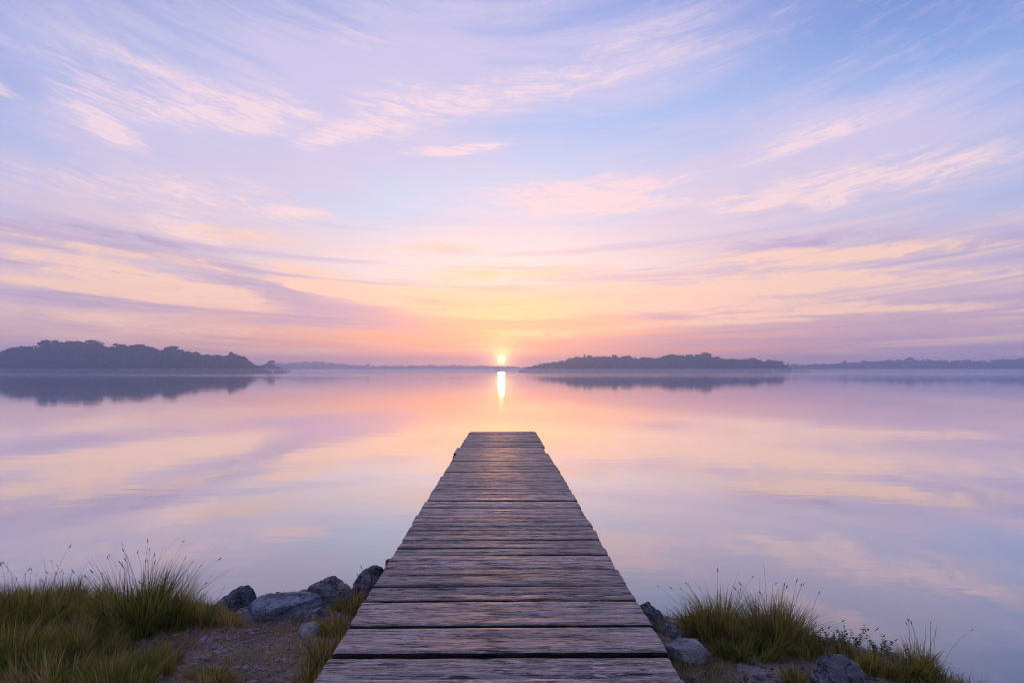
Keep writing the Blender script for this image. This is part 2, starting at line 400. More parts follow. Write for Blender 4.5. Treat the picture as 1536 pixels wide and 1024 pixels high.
def grid(name, xs, ys, zf, mat, kind='structure'):
    nx, ny = len(xs), len(ys)
    V = np.array([(x, y, zf(x, y)) for y in ys for x in xs])
    i = np.arange(nx - 1); j = np.arange(ny - 1)
    I, J = np.meshgrid(i, j)
    a = (J * nx + I).ravel()
    Fc = np.stack([a, a + 1, a + nx + 1, a + nx], 1)
    o = mesh_np(name, V, Fc, mat, smooth=True); tag(o, kind=kind); return o

# one ground sheet: fine near the shore, coarse out under the lake and beyond it
def spaced(lo, hi, fine_lo, fine_hi, step, growth=1.35):
    a = list(np.arange(fine_lo, fine_hi + 1e-6, step))
    x, s = fine_hi, step
    while x < hi: s *= growth; x = min(x + s, hi); a.append(x)
    x, s = fine_lo, step; b = []
    while x > lo: s *= growth; x = max(x - s, lo); b.append(x)
    return b[::-1] + a
gx = spaced(-2300, 2300, -4.6, 3.6, 0.03); gy = spaced(-60, 1640, 1.6, 6.4, 0.03)
ground = grid('ground', gx, gy, ground_z, 'shore_soil')
tag(ground, 'gravelly brown lake shore that runs down under the water')

wat = mesh_np('lake', [(-2250, -40, 0), (2250, -40, 0), (2250, 1630, 0), (-2250, 1630, 0)], [(0, 1, 2, 3)], 'lake_water')
tag(wat, 'calm mirror-like lake reflecting the pink and blue sunrise sky', kind='structure')

# ------------------------------------------------------------------ jetty
WD = 1.6
vp = ray(755, 566.2)
slope = -vp.z / vp.y
yaw = vp.x / vp.y
# deck height under the camera from the measured width near the bottom edge
r1, r2 = ray(470, 1024), ray(1028, 1024)
k = 1.0
tt = WD / ((r2.x - r1.x) )
H0 = -(r1.z * tt) - slope * (r1.y * tt)
xc0 = (r1.x + r2.x) / 2 * tt - yaw * r1.y * tt
DZ = lambda y: HC - H0 - slope * y
DXC = lambda y: xc0 + yaw * y
def deck_y(py):
    d = ray(755, py); t_ = H0 / (-d.z - slope * d.y); return d.y * t_

gaps = [(647, .010), (670.3, .012), (679.2, .012), (691.4, .012), (699.1, .006), (706.9, .012), (713.2, .010), (722.1, .008), (727.3, .006), (733.8, .008),
        (741.3, .008), (750.9, .020), (760.5, .005), (770.9, .009), (782.3, .009), (788.7, .006), (794.8, .009), (809.3, .014), (821, .004), (830.9, .010),
        (852, .030), (878.5, .016), (901, .028), (940, .044), (983, .046), (1042, .03), (1110, .03), (1195, .03), (1330, .03), (1560, .03)]
edges = [(deck_y(p), g) for p, g in gaps]
# the boards at the far end show only as thin lines: fill them in at an even width
far_y, near_y = edges[0][0], edges[1][0]
nfill = 11
fill = [(far_y + (near_y - far_y) * (i + (random.uniform(-.08, .08) if 0 < i < nfill else 0)) / nfill, random.uniform(.006, .014)) for i in range(nfill)]
edges = fill + edges[1:]
jetty = thing('jetty', (DXC(4.0), 4.0, 0.0), 'weathered grey plank jetty running straight out over the calm lake towards the sun', 'jetty')

def plank_mesh(L, Wp, T, seed, nseg, droop=0.0):
    """closed board, long axis x, grain relief on the top"""
    nt = 17
    prof = []
    for i in range(nt):
        u = i / (nt - 1)
        prof.append((-Wp / 2 + u * Wp, 0.0))
    prof += [(Wp / 2, -T * .5), (Wp / 2 - .004, -T), (-Wp / 2 + .004, -T), (-Wp / 2, -T * .5)]
    npf = len(prof); V = []
    gpos = random.choice((7, 8, 9)) if Wp > .24 else None
    wl = [random.uniform(-.012, .012), random.uniform(-.012, .012)]
    for s in range(nseg + 1):
        fx = s / nseg; x = -L / 2 + fx * L
        for i, (py, pz) in enumerate(prof):
            top = i < nt
            e = min(i, nt - 1 - i) if top else 9
            y = py; z = pz
            wav = 0.006 * mnoise.noise(Vector((x * 1.3, seed, (0 if py < 0 else 5)))) + 0.0035 * mnoise.noise(Vector((x * 9, seed + 3, (0 if py < 0 else 5))))
            y += wav * (abs(py) / (Wp / 2)) ** 2
            if top:
                z += 0.0012 * mnoise.noise(Vector((x * 1.2, py * 60, seed))) + 0.0016 * mnoise.noise(Vector((x * 5, py * 130, seed + 9)))
                if e == 0: z -= 0.005
                elif e == 1: z -= 0.0012
                if gpos is not None and abs(i - gpos) <= 0:
                    z -= 0.011 * max(0.0, min(1.0, .55 + 2.2 * mnoise.noise(Vector((x * 1.1, seed * 3, 4))))); y += .010 * mnoise.noise(Vector((x * 2.2, seed, 8)))
                # cup of an old board
                z += 0.004 * (2 * py / Wp) ** 2 * (1 if seed % 2 < 1 else -.6)
            z += 0.003 * mnoise.noise(Vector((x * .5, seed * 2.1, 0)))
            xx = x
            if s == 0 or s == nseg:
                sg = -1 if s == 0 else 1
                xx += sg * (0.004 * mnoise.noise(Vector((py * 16, seed, sg))) + 0.008 * mnoise.noise(Vector((py * 90, seed, sg))) + wl[0 if s == 0 else 1] * py / Wp)
                if top: z -= 0.003
            V.append((xx, y, z))
    Fs = []
    for s in range(nseg):
        for i in range(npf):
            j = (i + 1) % npf
            Fs.append((s * npf + i, s * npf + j, (s + 1) * npf + j, (s + 1) * npf + i))
    me = bpy.data.meshes.new('plank')
    caps = [tuple(range(npf)), tuple((nseg * npf + i) for i in reversed(range(npf)))]
    me.from_pydata(V, [], [f[::-1] for f in Fs] + caps[::1]); me.validate()
    me.polygons.foreach_set('use_smooth', np.array([True] * len(Fs) + [False] * 2, dtype=bool))
    me.materials.append(MATS['deck_wood']); me.materials.append(MATS['mossy_gap_shade'])
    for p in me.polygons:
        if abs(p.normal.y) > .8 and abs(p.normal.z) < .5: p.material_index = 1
    return me

for i in range(len(edges) - 1):
    (ya, ga), (yb, gb) = edges[i], edges[i + 1]
    y0, y1 = yb + gb / 2, ya - ga / 2
    yc, wp = (y0 + y1) / 2, (y1 - y0)
    near = yc < 6
    L = WD + random.uniform(-.012, .014)
    me = plank_mesh(L, wp, .045, i * 1.7 + .3, 110 if near else 40)
    o = bpy.data.objects.new('plank', me); COL.objects.link(o); o.parent = jetty
    jit = random.uniform(-.004, .004)
    ox = random.uniform(-.007, .007)
    if abs(yc - deck_y(675)) < .35: ox = -.045
    o.location = (DXC(yc) - DXC(4) + ox, yc - 4, DZ(yc) + jit)
    o.rotation_euler = (-math.atan(slope) + random.uniform(-.004, .004), random.uniform(-.003, .003), -math.atan(yaw) + random.uniform(-.004, .004))

def bar(name, p0, p1, w, h, mat, parent):
    p0, p1 = Vector(p0), Vector(p1); d = (p1 - p0).normalized()
    sx = d.cross(Vector((0, 0, 1))).normalized(); up = sx.cross(d)
    n = 24; V = []; Fs = []
    for i in range(n + 1):
        p = p0.lerp(p1, i / n)
        for a, b in ((-1, -1), (1, -1), (1, 1), (-1, 1)):
            q = p + sx * a * w / 2 + up * b * h / 2
            q += Vector((mnoise.noise(q * 3), 0, mnoise.noise(q * 3 + Vector((5, 5, 5))))) * .006
            V.append(q - parent.location)
    for i in range(n):
        for k in range(4):
            Fs.append((i * 4 + k, i * 4 + (k + 1) % 4, i * 4 + 4 + (k + 1) % 4, i * 4 + 4 + k))
    me = bpy.data.meshes.new(name); me.from_pydata([tuple(v) for v in V], [], [f[::-1] for f in Fs] + [(0, 1, 2, 3), tuple(n * 4 + k for k in (3, 2, 1, 0))])
    me.materials.append(MATS[mat]); o = bpy.data.objects.new(name, me); COL.objects.link(o); o.parent = parent; return o
ys, ye = edges[-1][0] + .15, edges[0][0] - .12
for sx in (-.62, 0, .62):
    bar('joist', (DXC(ys) + sx, ys, DZ(ys) - .13), (DXC(ye) + sx, ye, DZ(ye) - .13), .09, .15, 'pile_wood', jetty)

def post(x, y, ztop, rad, parent):
    n = 14; zs = np.linspace(-1.9, ztop, 22); V = []; Fs = []
    for i, z in enumerate(zs):
        for k in range(n):
            a = 2 * math.pi * k / n
            r = rad * (1 + .10 * mnoise.noise(Vector((math.cos(a) * 1.3, math.sin(a) * 1.3, z * 1.2 + x)))) * (0.88 if i == len(zs) - 1 else 1)
            V.append((x + r * math.cos(a) - parent.location.x, y + r * math.sin(a) - parent.location.y, z + (.006 * mnoise.noise(Vector((k, x, y))) if i == len(zs) - 1 else 0)))
    for i in range(len(zs) - 1):
        for k in range(n):
            Fs.append((i * n + k, i * n + (k + 1) % n, (i + 1) * n + (k + 1) % n, (i + 1) * n + k))
    me = bpy.data.meshes.new('post'); me.from_pydata(V, [], Fs + [tuple((len(zs) - 1) * n + k for k in range(n))])
    me.materials.append(MATS['pile_wood']); o = bpy.data.objects.new('post', me); COL.objects.link(o); o.parent = parent; return o
for y in (deck_y(836), deck_y(682), 14.8):
    for s in (-1, 1):
        vis = (s == -1 and y < 14)
        off_ = (WD / 2 - .012) if vis else (WD / 2 - .12)
        post(DXC(y) + s * off_, y, DZ(y) - (.02 if vis else .06), .06, jetty)

# ------------------------------------------------------------------ rocks
def ico(sub):
    import bmesh
    bm = bmesh.new(); bmesh.ops.create_icosphere(bm, subdivisions=sub, radius=1.0)
    V = np.array([v.co[:] for v in bm.verts]); Fc = np.array([[v.index for v in f.verts] for f in bm.faces]); bm.free()
    return V, Fc
ICO = {s: ico(s) for s in (3, 4, 5, 6)}

def make_rock(name, c, size, mat, seed, label, cat='rock', group=None, sub=5, facets=10, rot=0.0, peak=(0, 0), bulge=.12, cuts=(.62, .9), flat=None):
    V, Fc = ICO[sub]; V = V.copy()
    rg = np.random.default_rng(seed)
    for _ in range(facets):
        n = rg.normal(size=3); n[2] = abs(n[2]) * .8; n /= np.linalg.norm(n)
        d = rg.uniform(*cuts); h = V @ n
        msk = h > d
        V[msk] -= np.outer((h[msk] - d) * .93, n)
    if flat: V[:, 2] = np.where(V[:, 2] > flat, flat + (V[:, 2] - flat) * .12 + .10 * V[:, 1], V[:, 2])
    V[:, 0] += peak[0] * np.clip(V[:, 2], 0, 1); V[:, 1] += peak[1] * np.clip(V[:, 2], 0, 1)
    S = np.array(size)
    out = np.empty_like(V)
    for i, v in enumerate(V):
        p = Vector(v)
        q = p * 1.6 + Vector((seed, seed * .7, 0))
        dsp = bulge * mnoise.noise(q) + .07 * mnoise.noise(q * 2.6)
        r = mnoise.noise(q * 5.5); dsp += .035 * (1 - 2 * abs(r)) + .014 * mnoise.noise(q * 14) + .008 * mnoise.noise(q * 30)
        out[i] = v * (1 + dsp)
    out /= np.array([np.abs(out[:, 0]).max(), np.abs(out[:, 1]).max(), out[:, 2].max()])
    out *= S
    cr, sr = math.cos(rot), math.sin(rot)
    out = np.stack([out[:, 0] * cr - out[:, 1] * sr, out[:, 0] * sr + out[:, 1] * cr, out[:, 2]], 1)
    o = mesh_np(name, out, Fc, mat, smooth=True); o.location = c
    return tag(o, label, cat, group)

def rock_px(px, ptop, pbot, wpx, depth, mat, seed, label, zb=None, **kw):
    """rock whose foot is seen at pbot and top at ptop"""
    g = at_z(px, pbot, .12)
    for _ in range(6): g = at_z(px, pbot, max(ground_z(g.x, g.y), 0.0))
    z0 = max(ground_z(g.x, g.y), -.05) if zb is None else zb
    yc = g.y + depth * .5
    top = at_y(px, ptop, yc).z
    hw = wpx / F * yc / 2
    h = top - z0
    xx = at_y(px, pbot, yc).x
    return make_rock('rock', (xx, yc, z0 - .02), (hw, depth * .62, h * 1.06 + .02), mat, seed, label, **kw)

G = 'rocks along the water edge'
rock_px(365, 881, 918, 66, .20, 'rock_dark', 3, 'pointed dark rock beside the tall grass, left end of the row of rocks', group=G, peak=(-.25, 0), facets=14, cuts=(.5, .8))
rock_px(428, 893, 932, 138, .40, 'rock_blue', 12, 'long low blue-grey slab, broadest rock on the left shore', group=G, flat=.45, facets=12, cuts=(.5, .75), sub=6)
rock_px(498, 866, 912, 84, .36, 'rock_dark', 21, 'rounded dark layered boulder between the blue slab and the grassy rock', group=G, facets=6, sub=6, cuts=(.78, .96))
rock_px(557, 850, 898, 56, .30, 'rock_dark', 34, 'upright grey boulder with grass in front, touching the left edge of the jetty', group=G, facets=7, cuts=(.65, .92))
rock_px(474, 909, 935, 52, .20, 'rock_blue', 47, 'small angular grey-blue stone in front of the dark rounded boulder', group=G, facets=16, cuts=(.45, .8))
rock_px(466, 934, 956, 40, .18, 'rock_pale', 52, 'smooth pale egg-like stone beside the jetty grass', group=G, facets=3, bulge=.06, cuts=(.85, .98), sub=4)
rock_px(330, 902, 924, 34, .2, 'rock_pale', 61, 'small pinkish stone half sunk behind brown grass at the end of the tall tussock', group=G, facets=10, sub=4)
rock_px(372, 912, 930, 40, .16, 'rock_pale', 67, 'low pinkish stone in front of the pointed dark rock', group=G, facets=12, sub=4)
rock_px(388, 926, 934, 22, .10, 'rock_blue', 71, 'flat bluish pebble lying on the gravel under the blue slab', group=G, facets=10, sub=4)
rock_px(455, 886, 898, 40, .2, 'rock_pale', 75, 'knobbly tan stone showing behind the blue slab', group=G, facets=9, sub=4)
rock_px(420, 888, 900, 30, .2, 'rock_dark', 77, 'small dark lump rising behind the blue slab', group=G, facets=9, sub=4)
rock_px(967, 900, 938, 62, .28, 'rock_dark', 83, 'rough dark boulder against the right edge of the jetty', group=G, facets=9, sub=6, cuts=(.6, .9))
rock_px(1004, 930, 954, 50, .20, 'rock_pale', 92, 'small two-lobed grey stone between the dark boulder and the flat slab right of the jetty', group=G, facets=8, cuts=(.6, .9))
rock_px(1028, 962, 998, 112, .22, 'rock_pale', 103, 'large flat-topped veined slab right of the jetty under the big tussock', group=G, flat=.40, facets=9, cuts=(.5, .75), sub=6)
rock_px(1252, 984, 1050, 108, .30, 'rock_dark', 114, 'big rough dark boulder at the bottom edge, right of the big tussock', group=G, facets=8, sub=6, cuts=(.65, .92))
rock_px(1125, 1001, 1018, 66, .22, 'rock_pale', 119, 'low grey stone sunk in the soil below the big right tussock', group=G, facets=12, sub=4)
rock_px(1296, 972, 984, 26, .14, 'rock_pale', 127, 'small pale stone among weeds behind the bottom right boulder', group=G, facets=9, sub=4)
rock_px(1338, 978, 992, 24, .14, 'rock_pale', 131, 'small pale stone at the water between the two right-hand tussocks', group=G, facets=9, sub=4)
rock_px(1024, 925, 936, 22, .12, 'rock_pale', 135, 'tiny stone at the water edge behind the two-lobed stone', group=G, facets=9, sub=4)
rock_px(1115, 993, 1000, 26, .10, 'rock_blue', 137, 'small bluish stone lying behind the low stone under the big right tussock', group=G, facets=9, sub=4)
rock_px(310, 953, 966, 40, .12, 'rock_pale', 141, 'flat grey stone lying on gravel at the foot of the tall left tussock', group=G, facets=11, sub=4)
rock_px(268, 962, 972, 22, .10, 'rock_dark', 143, 'little dark stone at the edge of the gravel by the left grass', group=G, facets=11, sub=4)

# gravel and small stones: nobody could count them
def scatter_pebbles(name, label, pts, smin, smax, mat):
    V0, F0 = ico(1)
    Vs, Fs, nb = [], [], 0
    for (x, y) in pts:
        s = smin * (smax / smin) ** (random.random() ** 2.2)
        A = np.diag([s * random.uniform(.7, 1.5), s * random.uniform(.7, 1.3), s * random.uniform(.35, .75)])
        a = random.uniform(0, 6.28); Rz = np.array([[math.cos(a), -math.sin(a), 0], [math.sin(a), math.cos(a), 0], [0, 0, 1]])
        V = V0 * (1 + rng.uniform(-.22, .22, (len(V0), 1)))
        V = V @ (Rz @ A).T + np.array([x, y, ground_z(x, y) + s * .12])
        Vs.append(V); Fs.append(F0 + nb); nb += len(V)
    o = mesh_np(name, np.concatenate(Vs), np.concatenate(Fs), mat, smooth=False)
    return tag(o, label, 'gravel', kind='stuff')
def in_left_path(x, y):
    p = -2.05 + .25 * (y - 4.0)
    return True
ptsL, ptsR = [], []
while len(ptsL) < 5200:
    x, y = random.uniform(-2.9, -.55), random.uniform(2.2, 5.6)
    if y < shore_y(x) + .08: ptsL.append((x, y))
while len(ptsR) < 3200:
    x, y = random.uniform(.75, 3.2), random.uniform(2.2, 5.0)
    if y < shore_y(x) + .08: ptsR.append((x, y))
scatter_pebbles('gravel', 'loose grey gravel and grit over the left shore', ptsL, .004, .026, 'rock_pale')
scatter_pebbles('gravel', 'loose dark grit over the soil right of the jetty', ptsR, .0035, .020, 'rock_dark')

# ------------------------------------------------------------------ grasses
def blades(bases, hts, lean, width, tone, nseg=4, curl=.5, leanscale=1.0):
    """vectorised curved tapering blades. bases (n,3), hts (n,), lean (n,2) direction and amount"""
    n = len(bases)
    phi = rng.uniform(0, 2 * np.pi, n)
    side = np.stack([np.cos(phi), np.sin(phi), np.zeros(n)], 1)
    V = []; T = []
    droop = rng.uniform(.2, 1.0, n) * curl
    for s in range(nseg + 1):
        f = s / nseg
        c = bases.copy()
        c[:, :2] += lean * (hts * (f * .45 + .55 * f ** 2.2))[:, None] * leanscale
        c[:, 2] += hts * (f - droop * .45 * f ** 3 * np.linalg.norm(lean, axis=1).clip(0, 1.2))
        w = width * (1 - f) ** .7 * (1 if s else .7)
        if s < nseg:
            V.append(np.stack([c - side * w[:, None] / 2, c + side * w[:, None] / 2], 1))
            T.append(np.stack([np.stack([tone, np.full(n, f), np.zeros(n)], 1)] * 2, 1))
        else:
            V.append(c[:, None, :]); T.append(np.stack([tone, np.full(n, f), np.zeros(n)], 1)[:, None, :])
    per = nseg * 2 + 1
    VV = np.concatenate(V, 1); TT = np.concatenate(T, 1)      # n, per, 3
    tri = []
    for s in range(nseg - 1):
        a = 2 * s
        tri += [(a, a + 1, a + 3), (a, a + 3, a + 2)]
    a = 2 * (nseg - 1); tri.append((a, a + 1, a + 2))
    tri = np.array(tri)
    Fc = (np.arange(n)[:, None, None] * per + tri[None]).reshape(-1, 3)
    return VV.reshape(-1, 3), Fc, TT.reshape(-1, 3)

def stalk_mesh(H, lean, seed, head=True):
    """thin stem with a seed head; local coordinates, base at origin"""
    n = 9; V = []; Fs = []; T = []
    lx, ly = lean
    pts = []
    for i in range(n + 1):
        f = i / n
        pts.append(Vector((lx * H * (f * .4 + .6 * f * f), ly * H * (f * .4 + .6 * f * f), H * (f - .10 * f ** 4))))
    for i, p in enumerate(pts):
        r = .0013 * (1 - .55 * i / n)
        for k in range(3):
            a = 2.094 * k
            V.append((p.x + r * math.cos(a), p.y + r * math.sin(a), p.z)); T.append((random.Random(seed).random(), i / n * .5, 0))
    for i in range(n):
        for k in range(3):
            Fs.append((i * 3 + k, i * 3 + (k + 1) % 3, i * 3 + 3 + (k + 1) % 3, i * 3 + 3 + k))
    return V, Fs, T, pts

def add_stalk(parent, bx, by, bz, H, lean, seed, headlen):
    V, Fs, T, pts = stalk_mesh(H, lean, seed)
    o = mesh_np('stalk', np.array(V) + np.array([bx, by, bz]), np.array(Fs), 'stalk', parent, tone=np.array(T))
    if headlen > 0:
        # spikelet: bumpy spindle along the tip
        tip = pts[-1]; d = (pts[-1] - pts[-2]).normalized()
        a = d.orthogonal().normalized(); b = d.cross(a); HV = []; HF = []
        m_ = 9
        for i in range(m_ + 1):
            f = i / m_; r = headlen * .085 * math.sin(math.pi * min(1, f * .93 + .05)) * (1 + .35 * math.sin(i * 2.6)) + .0004
            p = tip + d * headlen * (f - .35)
            for k in range(5):
                w = 1.2566 * k + i * .5
                HV.append(tuple(p + (a * math.cos(w) + b * math.sin(w)) * r + Vector((bx, by, bz))))
        for i in range(m_):
            for k in range(5):
                HF.append((i * 5 + k, i * 5 + (k + 1) % 5, i * 5 + 5 + (k + 1) % 5, i * 5 + 5 + k))
        h = mesh_np('seed_head', np.array(HV), np.array(HF), 'seed_head', o)
    return o

def tussock(px, pbase, wpx, htop, n, mat, label, stalks=0, sh=1.35, dpt=None, bend=.55, tonec=.4, spread=.22, name='grass_tussock', group='grass tussocks on the shore', bw=.005, dry=.12, sheads=.75):
    g = at_z(px, pbase, .15)
    for _ in range(6): g = at_z(px, pbase, max(ground_z(g.x, g.y), 0.0))
    n = int(n * .75)
    root = thing(name, (g.x, g.y, ground_z(g.x, g.y)), label, 'grass tussock', group)
    rx = wpx / F * g.y / 2; ry = dpt or min(rx * .8, .3)
    nt_ = max(6, int(14 + n / 130))
    tr = np.sqrt(rng.random(nt_)) * .95; ta = rng.uniform(0, 2 * np.pi, nt_)
    tid = rng.integers(0, nt_, n)
    ux = tr[tid] * np.cos(ta[tid]) + rng.normal(0, .10, n); uy = tr[tid] * np.sin(ta[tid]) + rng.normal(0, .10, n)
    r = np.clip(np.hypot(ux, uy), 0, 1.15)
    th_ = rng.uniform(.62, 1.12, nt_)[tid]; tl = rng.normal(0, .20, (nt_, 2))[tid]; tt_ = rng.normal(0, .14, nt_)[tid]
    bx, by = ux * rx * .72, uy * ry * .72
    bz = np.array([ground_z(g.x + a, g.y + b) for a, b in zip(bx, by)]) - root.location.z - .01
    # clumpy: tufts gather blades
    ht = htop * th_ * (1 - .40 * np.minimum(r, 1) ** 1.8) * (.38 + .80 * rng.random(n) ** .8)
    lean = np.stack([ux, uy], 1) * bend * rng.uniform(.5, 1.3, (n, 1)) + rng.normal(0, spread * .8, (n, 2)) + tl
    wild = rng.random(n) < .08; lean[wild] += rng.normal(0, .7, (int(wild.sum()), 2))
    tone = np.clip(rng.normal(tonec + .15, .25, n) + tt_, 0, 1)
    tone[rng.random(n) < dry] = rng.uniform(.8, 1)
    V, Fc, T = blades(np.stack([bx, by, bz], 1), ht, lean, bw * rng.uniform(.6, 1.7, n), tone)
    mesh_np('blades', V, Fc, mat, root, tone=T)
    for k in range(stalks):
        a = random.uniform(-1, 1); b = random.uniform(-.8, .8)
        x, y = a * rx * .62, b * ry * .6
        H = htop * sh * random.uniform(.72, 1.12) * (1 - .22 * abs(a))
        z = ground_z(g.x + x, g.y + y) - root.location.z
        ln = (a * .42 + random.gauss(0, .16), random.gauss(0, .16))
        add_stalk(root, x, y, z, H, ln, k + int(px), random.uniform(.016, .034) if random.random() < sheads else 0)
    return root

# left bank
tussock(208, 948, 175, .44, 3800, 'grass_green', 'tallest dark green tussock with a fan of thin seed stalks, left shore', 38, 1.3, tonec=.22, dpt=.30)
tussock(40, 930, 230, .29, 2900, 'grass_green', 'broad green tussock with sparse seed stalks at the left edge of the photo', 24, 1.5, tonec=.33, dpt=.35)
tussock(112, 905, 110, .21, 1100, 'grass_green', 'green tussock set back between the left-edge one and the tallest one', 10, 1.5, tonec=.35)
tussock(288, 937, 110, .24, 1400, 'grass_olive', 'yellow-brown tussock leaning right beside the tallest left tussock', 14, 1.5, tonec=.3, dry=.25)
tussock(338, 938, 70, .13, 700, 'grass_olive', 'small rusty tuft in front of the small pinkish stone', 2, 1.2, tonec=.55, dry=.35)
tussock(20, 1000, 200, .26, 2300, 'grass_green', 'dense dark green clump in the bottom left corner', 3, 1.3, tonec=.32)
tussock(125, 985, 170, .24, 2200, 'grass_green', 'rounded green clump in front of the left-edge tussock', 3, 1.3, tonec=.38)
tussock(75, 1040, 180, .22, 1900, 'grass_olive', 'rust-tinged clump along the bottom edge, near the left corner', 0, tonec=.3, dry=.3)
tussock(170, 1035, 150, .20, 1700, 'grass_green', 'low green clump at the bottom edge under the tallest tussock', 0, tonec=.4)
tussock(235, 1000, 110, .15, 1200, 'grass_green', 'low sprawling green clump beside the gravel patch', 0, tonec=.42, bend=.8, dry=.2)
tussock(312, 1022, 110, .11, 900, 'grass_green', 'short bright green tuft on the gravel at the bottom edge', 0, tonec=.5)
tussock(355, 1035, 70, .08, 450, 'grass_olive', 'tiny tuft right of the short bright green one', 0, tonec=.4)
tussock(-70, 950, 220, .34, 2000, 'grass_green', 'green tussock cut by the left frame edge', 6, 1.4, tonec=.35)
# along the jetty, left
tussock(548, 893, 44, .16, 600, 'grass_olive', 'rusty tuft growing over the grey boulder beside the jetty', 3, 1.5, tonec=.4, dpt=.12, dry=.3)
tussock(530, 915, 64, .17, 900, 'grass_olive', 'golden tuft right of the rounded dark boulder', 2, 1.4, tonec=.35, dpt=.18, dry=.3)
tussock(512, 950, 78, .17, 1100, 'grass_olive', 'olive tuft leaning over the pale egg-like stone along the jetty', 0, tonec=.3, dpt=.2, dry=.2)
tussock(494, 990, 84, .17, 1200, 'grass_olive', 'olive green tuft hugging the left jetty edge near the bottom', 0, tonec=.22, dpt=.2, dry=.2)
tussock(462, 1035, 90, .16, 1100, 'grass_olive', 'dark olive tuft at the bottom edge left of the first planks', 0, tonec=.2, dpt=.2, dry=.2)
# right
tussock(1080, 956, 130, .30, 2300, 'grass_olive', 'left half of the big golden-green clump right of the jetty', 14, 1.5, tonec=.28, dpt=.22, dry=.2)
tussock(1160, 968, 120, .33, 2500, 'grass_olive', 'right half of the big golden-green clump, with dark seed heads', 18, 1.45, tonec=.24, dpt=.24, dry=.16)
tussock(1115, 985, 150, .15, 1500, 'grass_green', 'dark drooping fringe of grass at the foot of the big right clump', 0, tonec=.2, bend=.9, dpt=.15)
tussock(1030, 950, 60, .12, 500, 'grass_olive', 'rusty tuft between the two-lobed stone and the big right clump', 1, 1.4, tonec=.55, dry=.35)
tussock(1215, 985, 80, .14, 800, 'grass_olive', 'dark green skirt of grass at the right foot of the big clump', 3, 2.0, tonec=.3)
tussock(1190, 1022, 70, .10, 700, 'grass_olive', 'little yellow tuft on the soil left of the bottom right boulder', 0, tonec=.35)
tussock(1262, 984, 60, .12, 500, 'grass_olive', 'thin tuft behind the bottom right boulder', 5, 1.9, tonec=.35, dry=.25)
tussock(1312, 1010, 70, .15, 800, 'grass_green', 'loose green tuft right beside the bottom right boulder', 5, 1.6, tonec=.45, dry=.2)
tussock(1384, 1016, 76, .22, 1300, 'grass_green', 'separate upright green tuft standing at the water, rightmost of all', 12, 1.6, tonec=.42, dpt=.16, dry=.15)
tussock(1350, 1018, 50, .12, 500, 'grass_olive', 'short olive tuft just left of the rightmost tuft', 2, 1.6, tonec=.4)

# short ground cover and dry litter
def cover(name, label, boxes, n, hrange, mat, tonec, bend, width, cat='grass', flat=False):
    P = []
    while len(P) < n:
        x0, x1, y0, y1, wgt = random.choices(boxes, [b[4] for b in boxes])[0]
        x, y = random.uniform(x0, x1), random.uniform(y0, y1)
        if y > shore_y(x) - .03: continue
        if mnoise.noise(Vector((x * 2.6, y * 2.6, 9))) < random.uniform(-.45, .25): continue
        P.append((x, y, ground_z(x, y) - .003))
    P = np.array(P); n = len(P)
    h = rng.uniform(*hrange, n)
    lean = rng.normal(0, bend, (n, 2))
    if flat:
        V, Fc, T = blades(P, h * .18, lean * 5, width * rng.uniform(.6, 1.3, n), np.clip(rng.normal(tonec, .3, n), 0, 1), nseg=3, curl=.1)
    else:
        V, Fc, T = blades(P, h, lean, width * rng.uniform(.6, 1.3, n), np.clip(rng.normal(tonec, .22, n), 0, 1), nseg=3)
    o = mesh_np(name, V, Fc, mat, tone=T)
    return tag(o, label, cat, kind='stuff')
cover('grass', 'short green and brown grass carpeting the left bank', [(-6, -2.35, 2.2, 5.2, 1), (-2.4, -1.9, 2.2, 3.7, .15)], 20000, (.05, .15), 'grass_green', .45, .45, .0045)
cover('dry_grass', 'dry straw lying over the gravel left of the jetty', [(-2.9, -.75, 2.2, 5.4, 1)], 15000, (.05, .16), 'grass_straw', .6, .75, .0042, flat=True)
cover('dry_grass', 'thin dry tufts of straw standing on the left shore', [(-2.2, -.8, 2.4, 5.2, 1)], 6500, (.02, .08), 'grass_straw', .45, .8, .003)
cover('dry_grass', 'dry brown straw on the soil right of the jetty', [(.8, 2.9, 2.3, 4.8, 1)], 9000, (.03, .09), 'grass_straw', .4, .7, .0022, flat=True)
cover('grass', 'sparse short grass on the soil right of the jetty', [(.85, 2.9, 2.4, 4.7, 1)], 6000, (.03, .09), 'grass_olive', .4, .5, .0035)

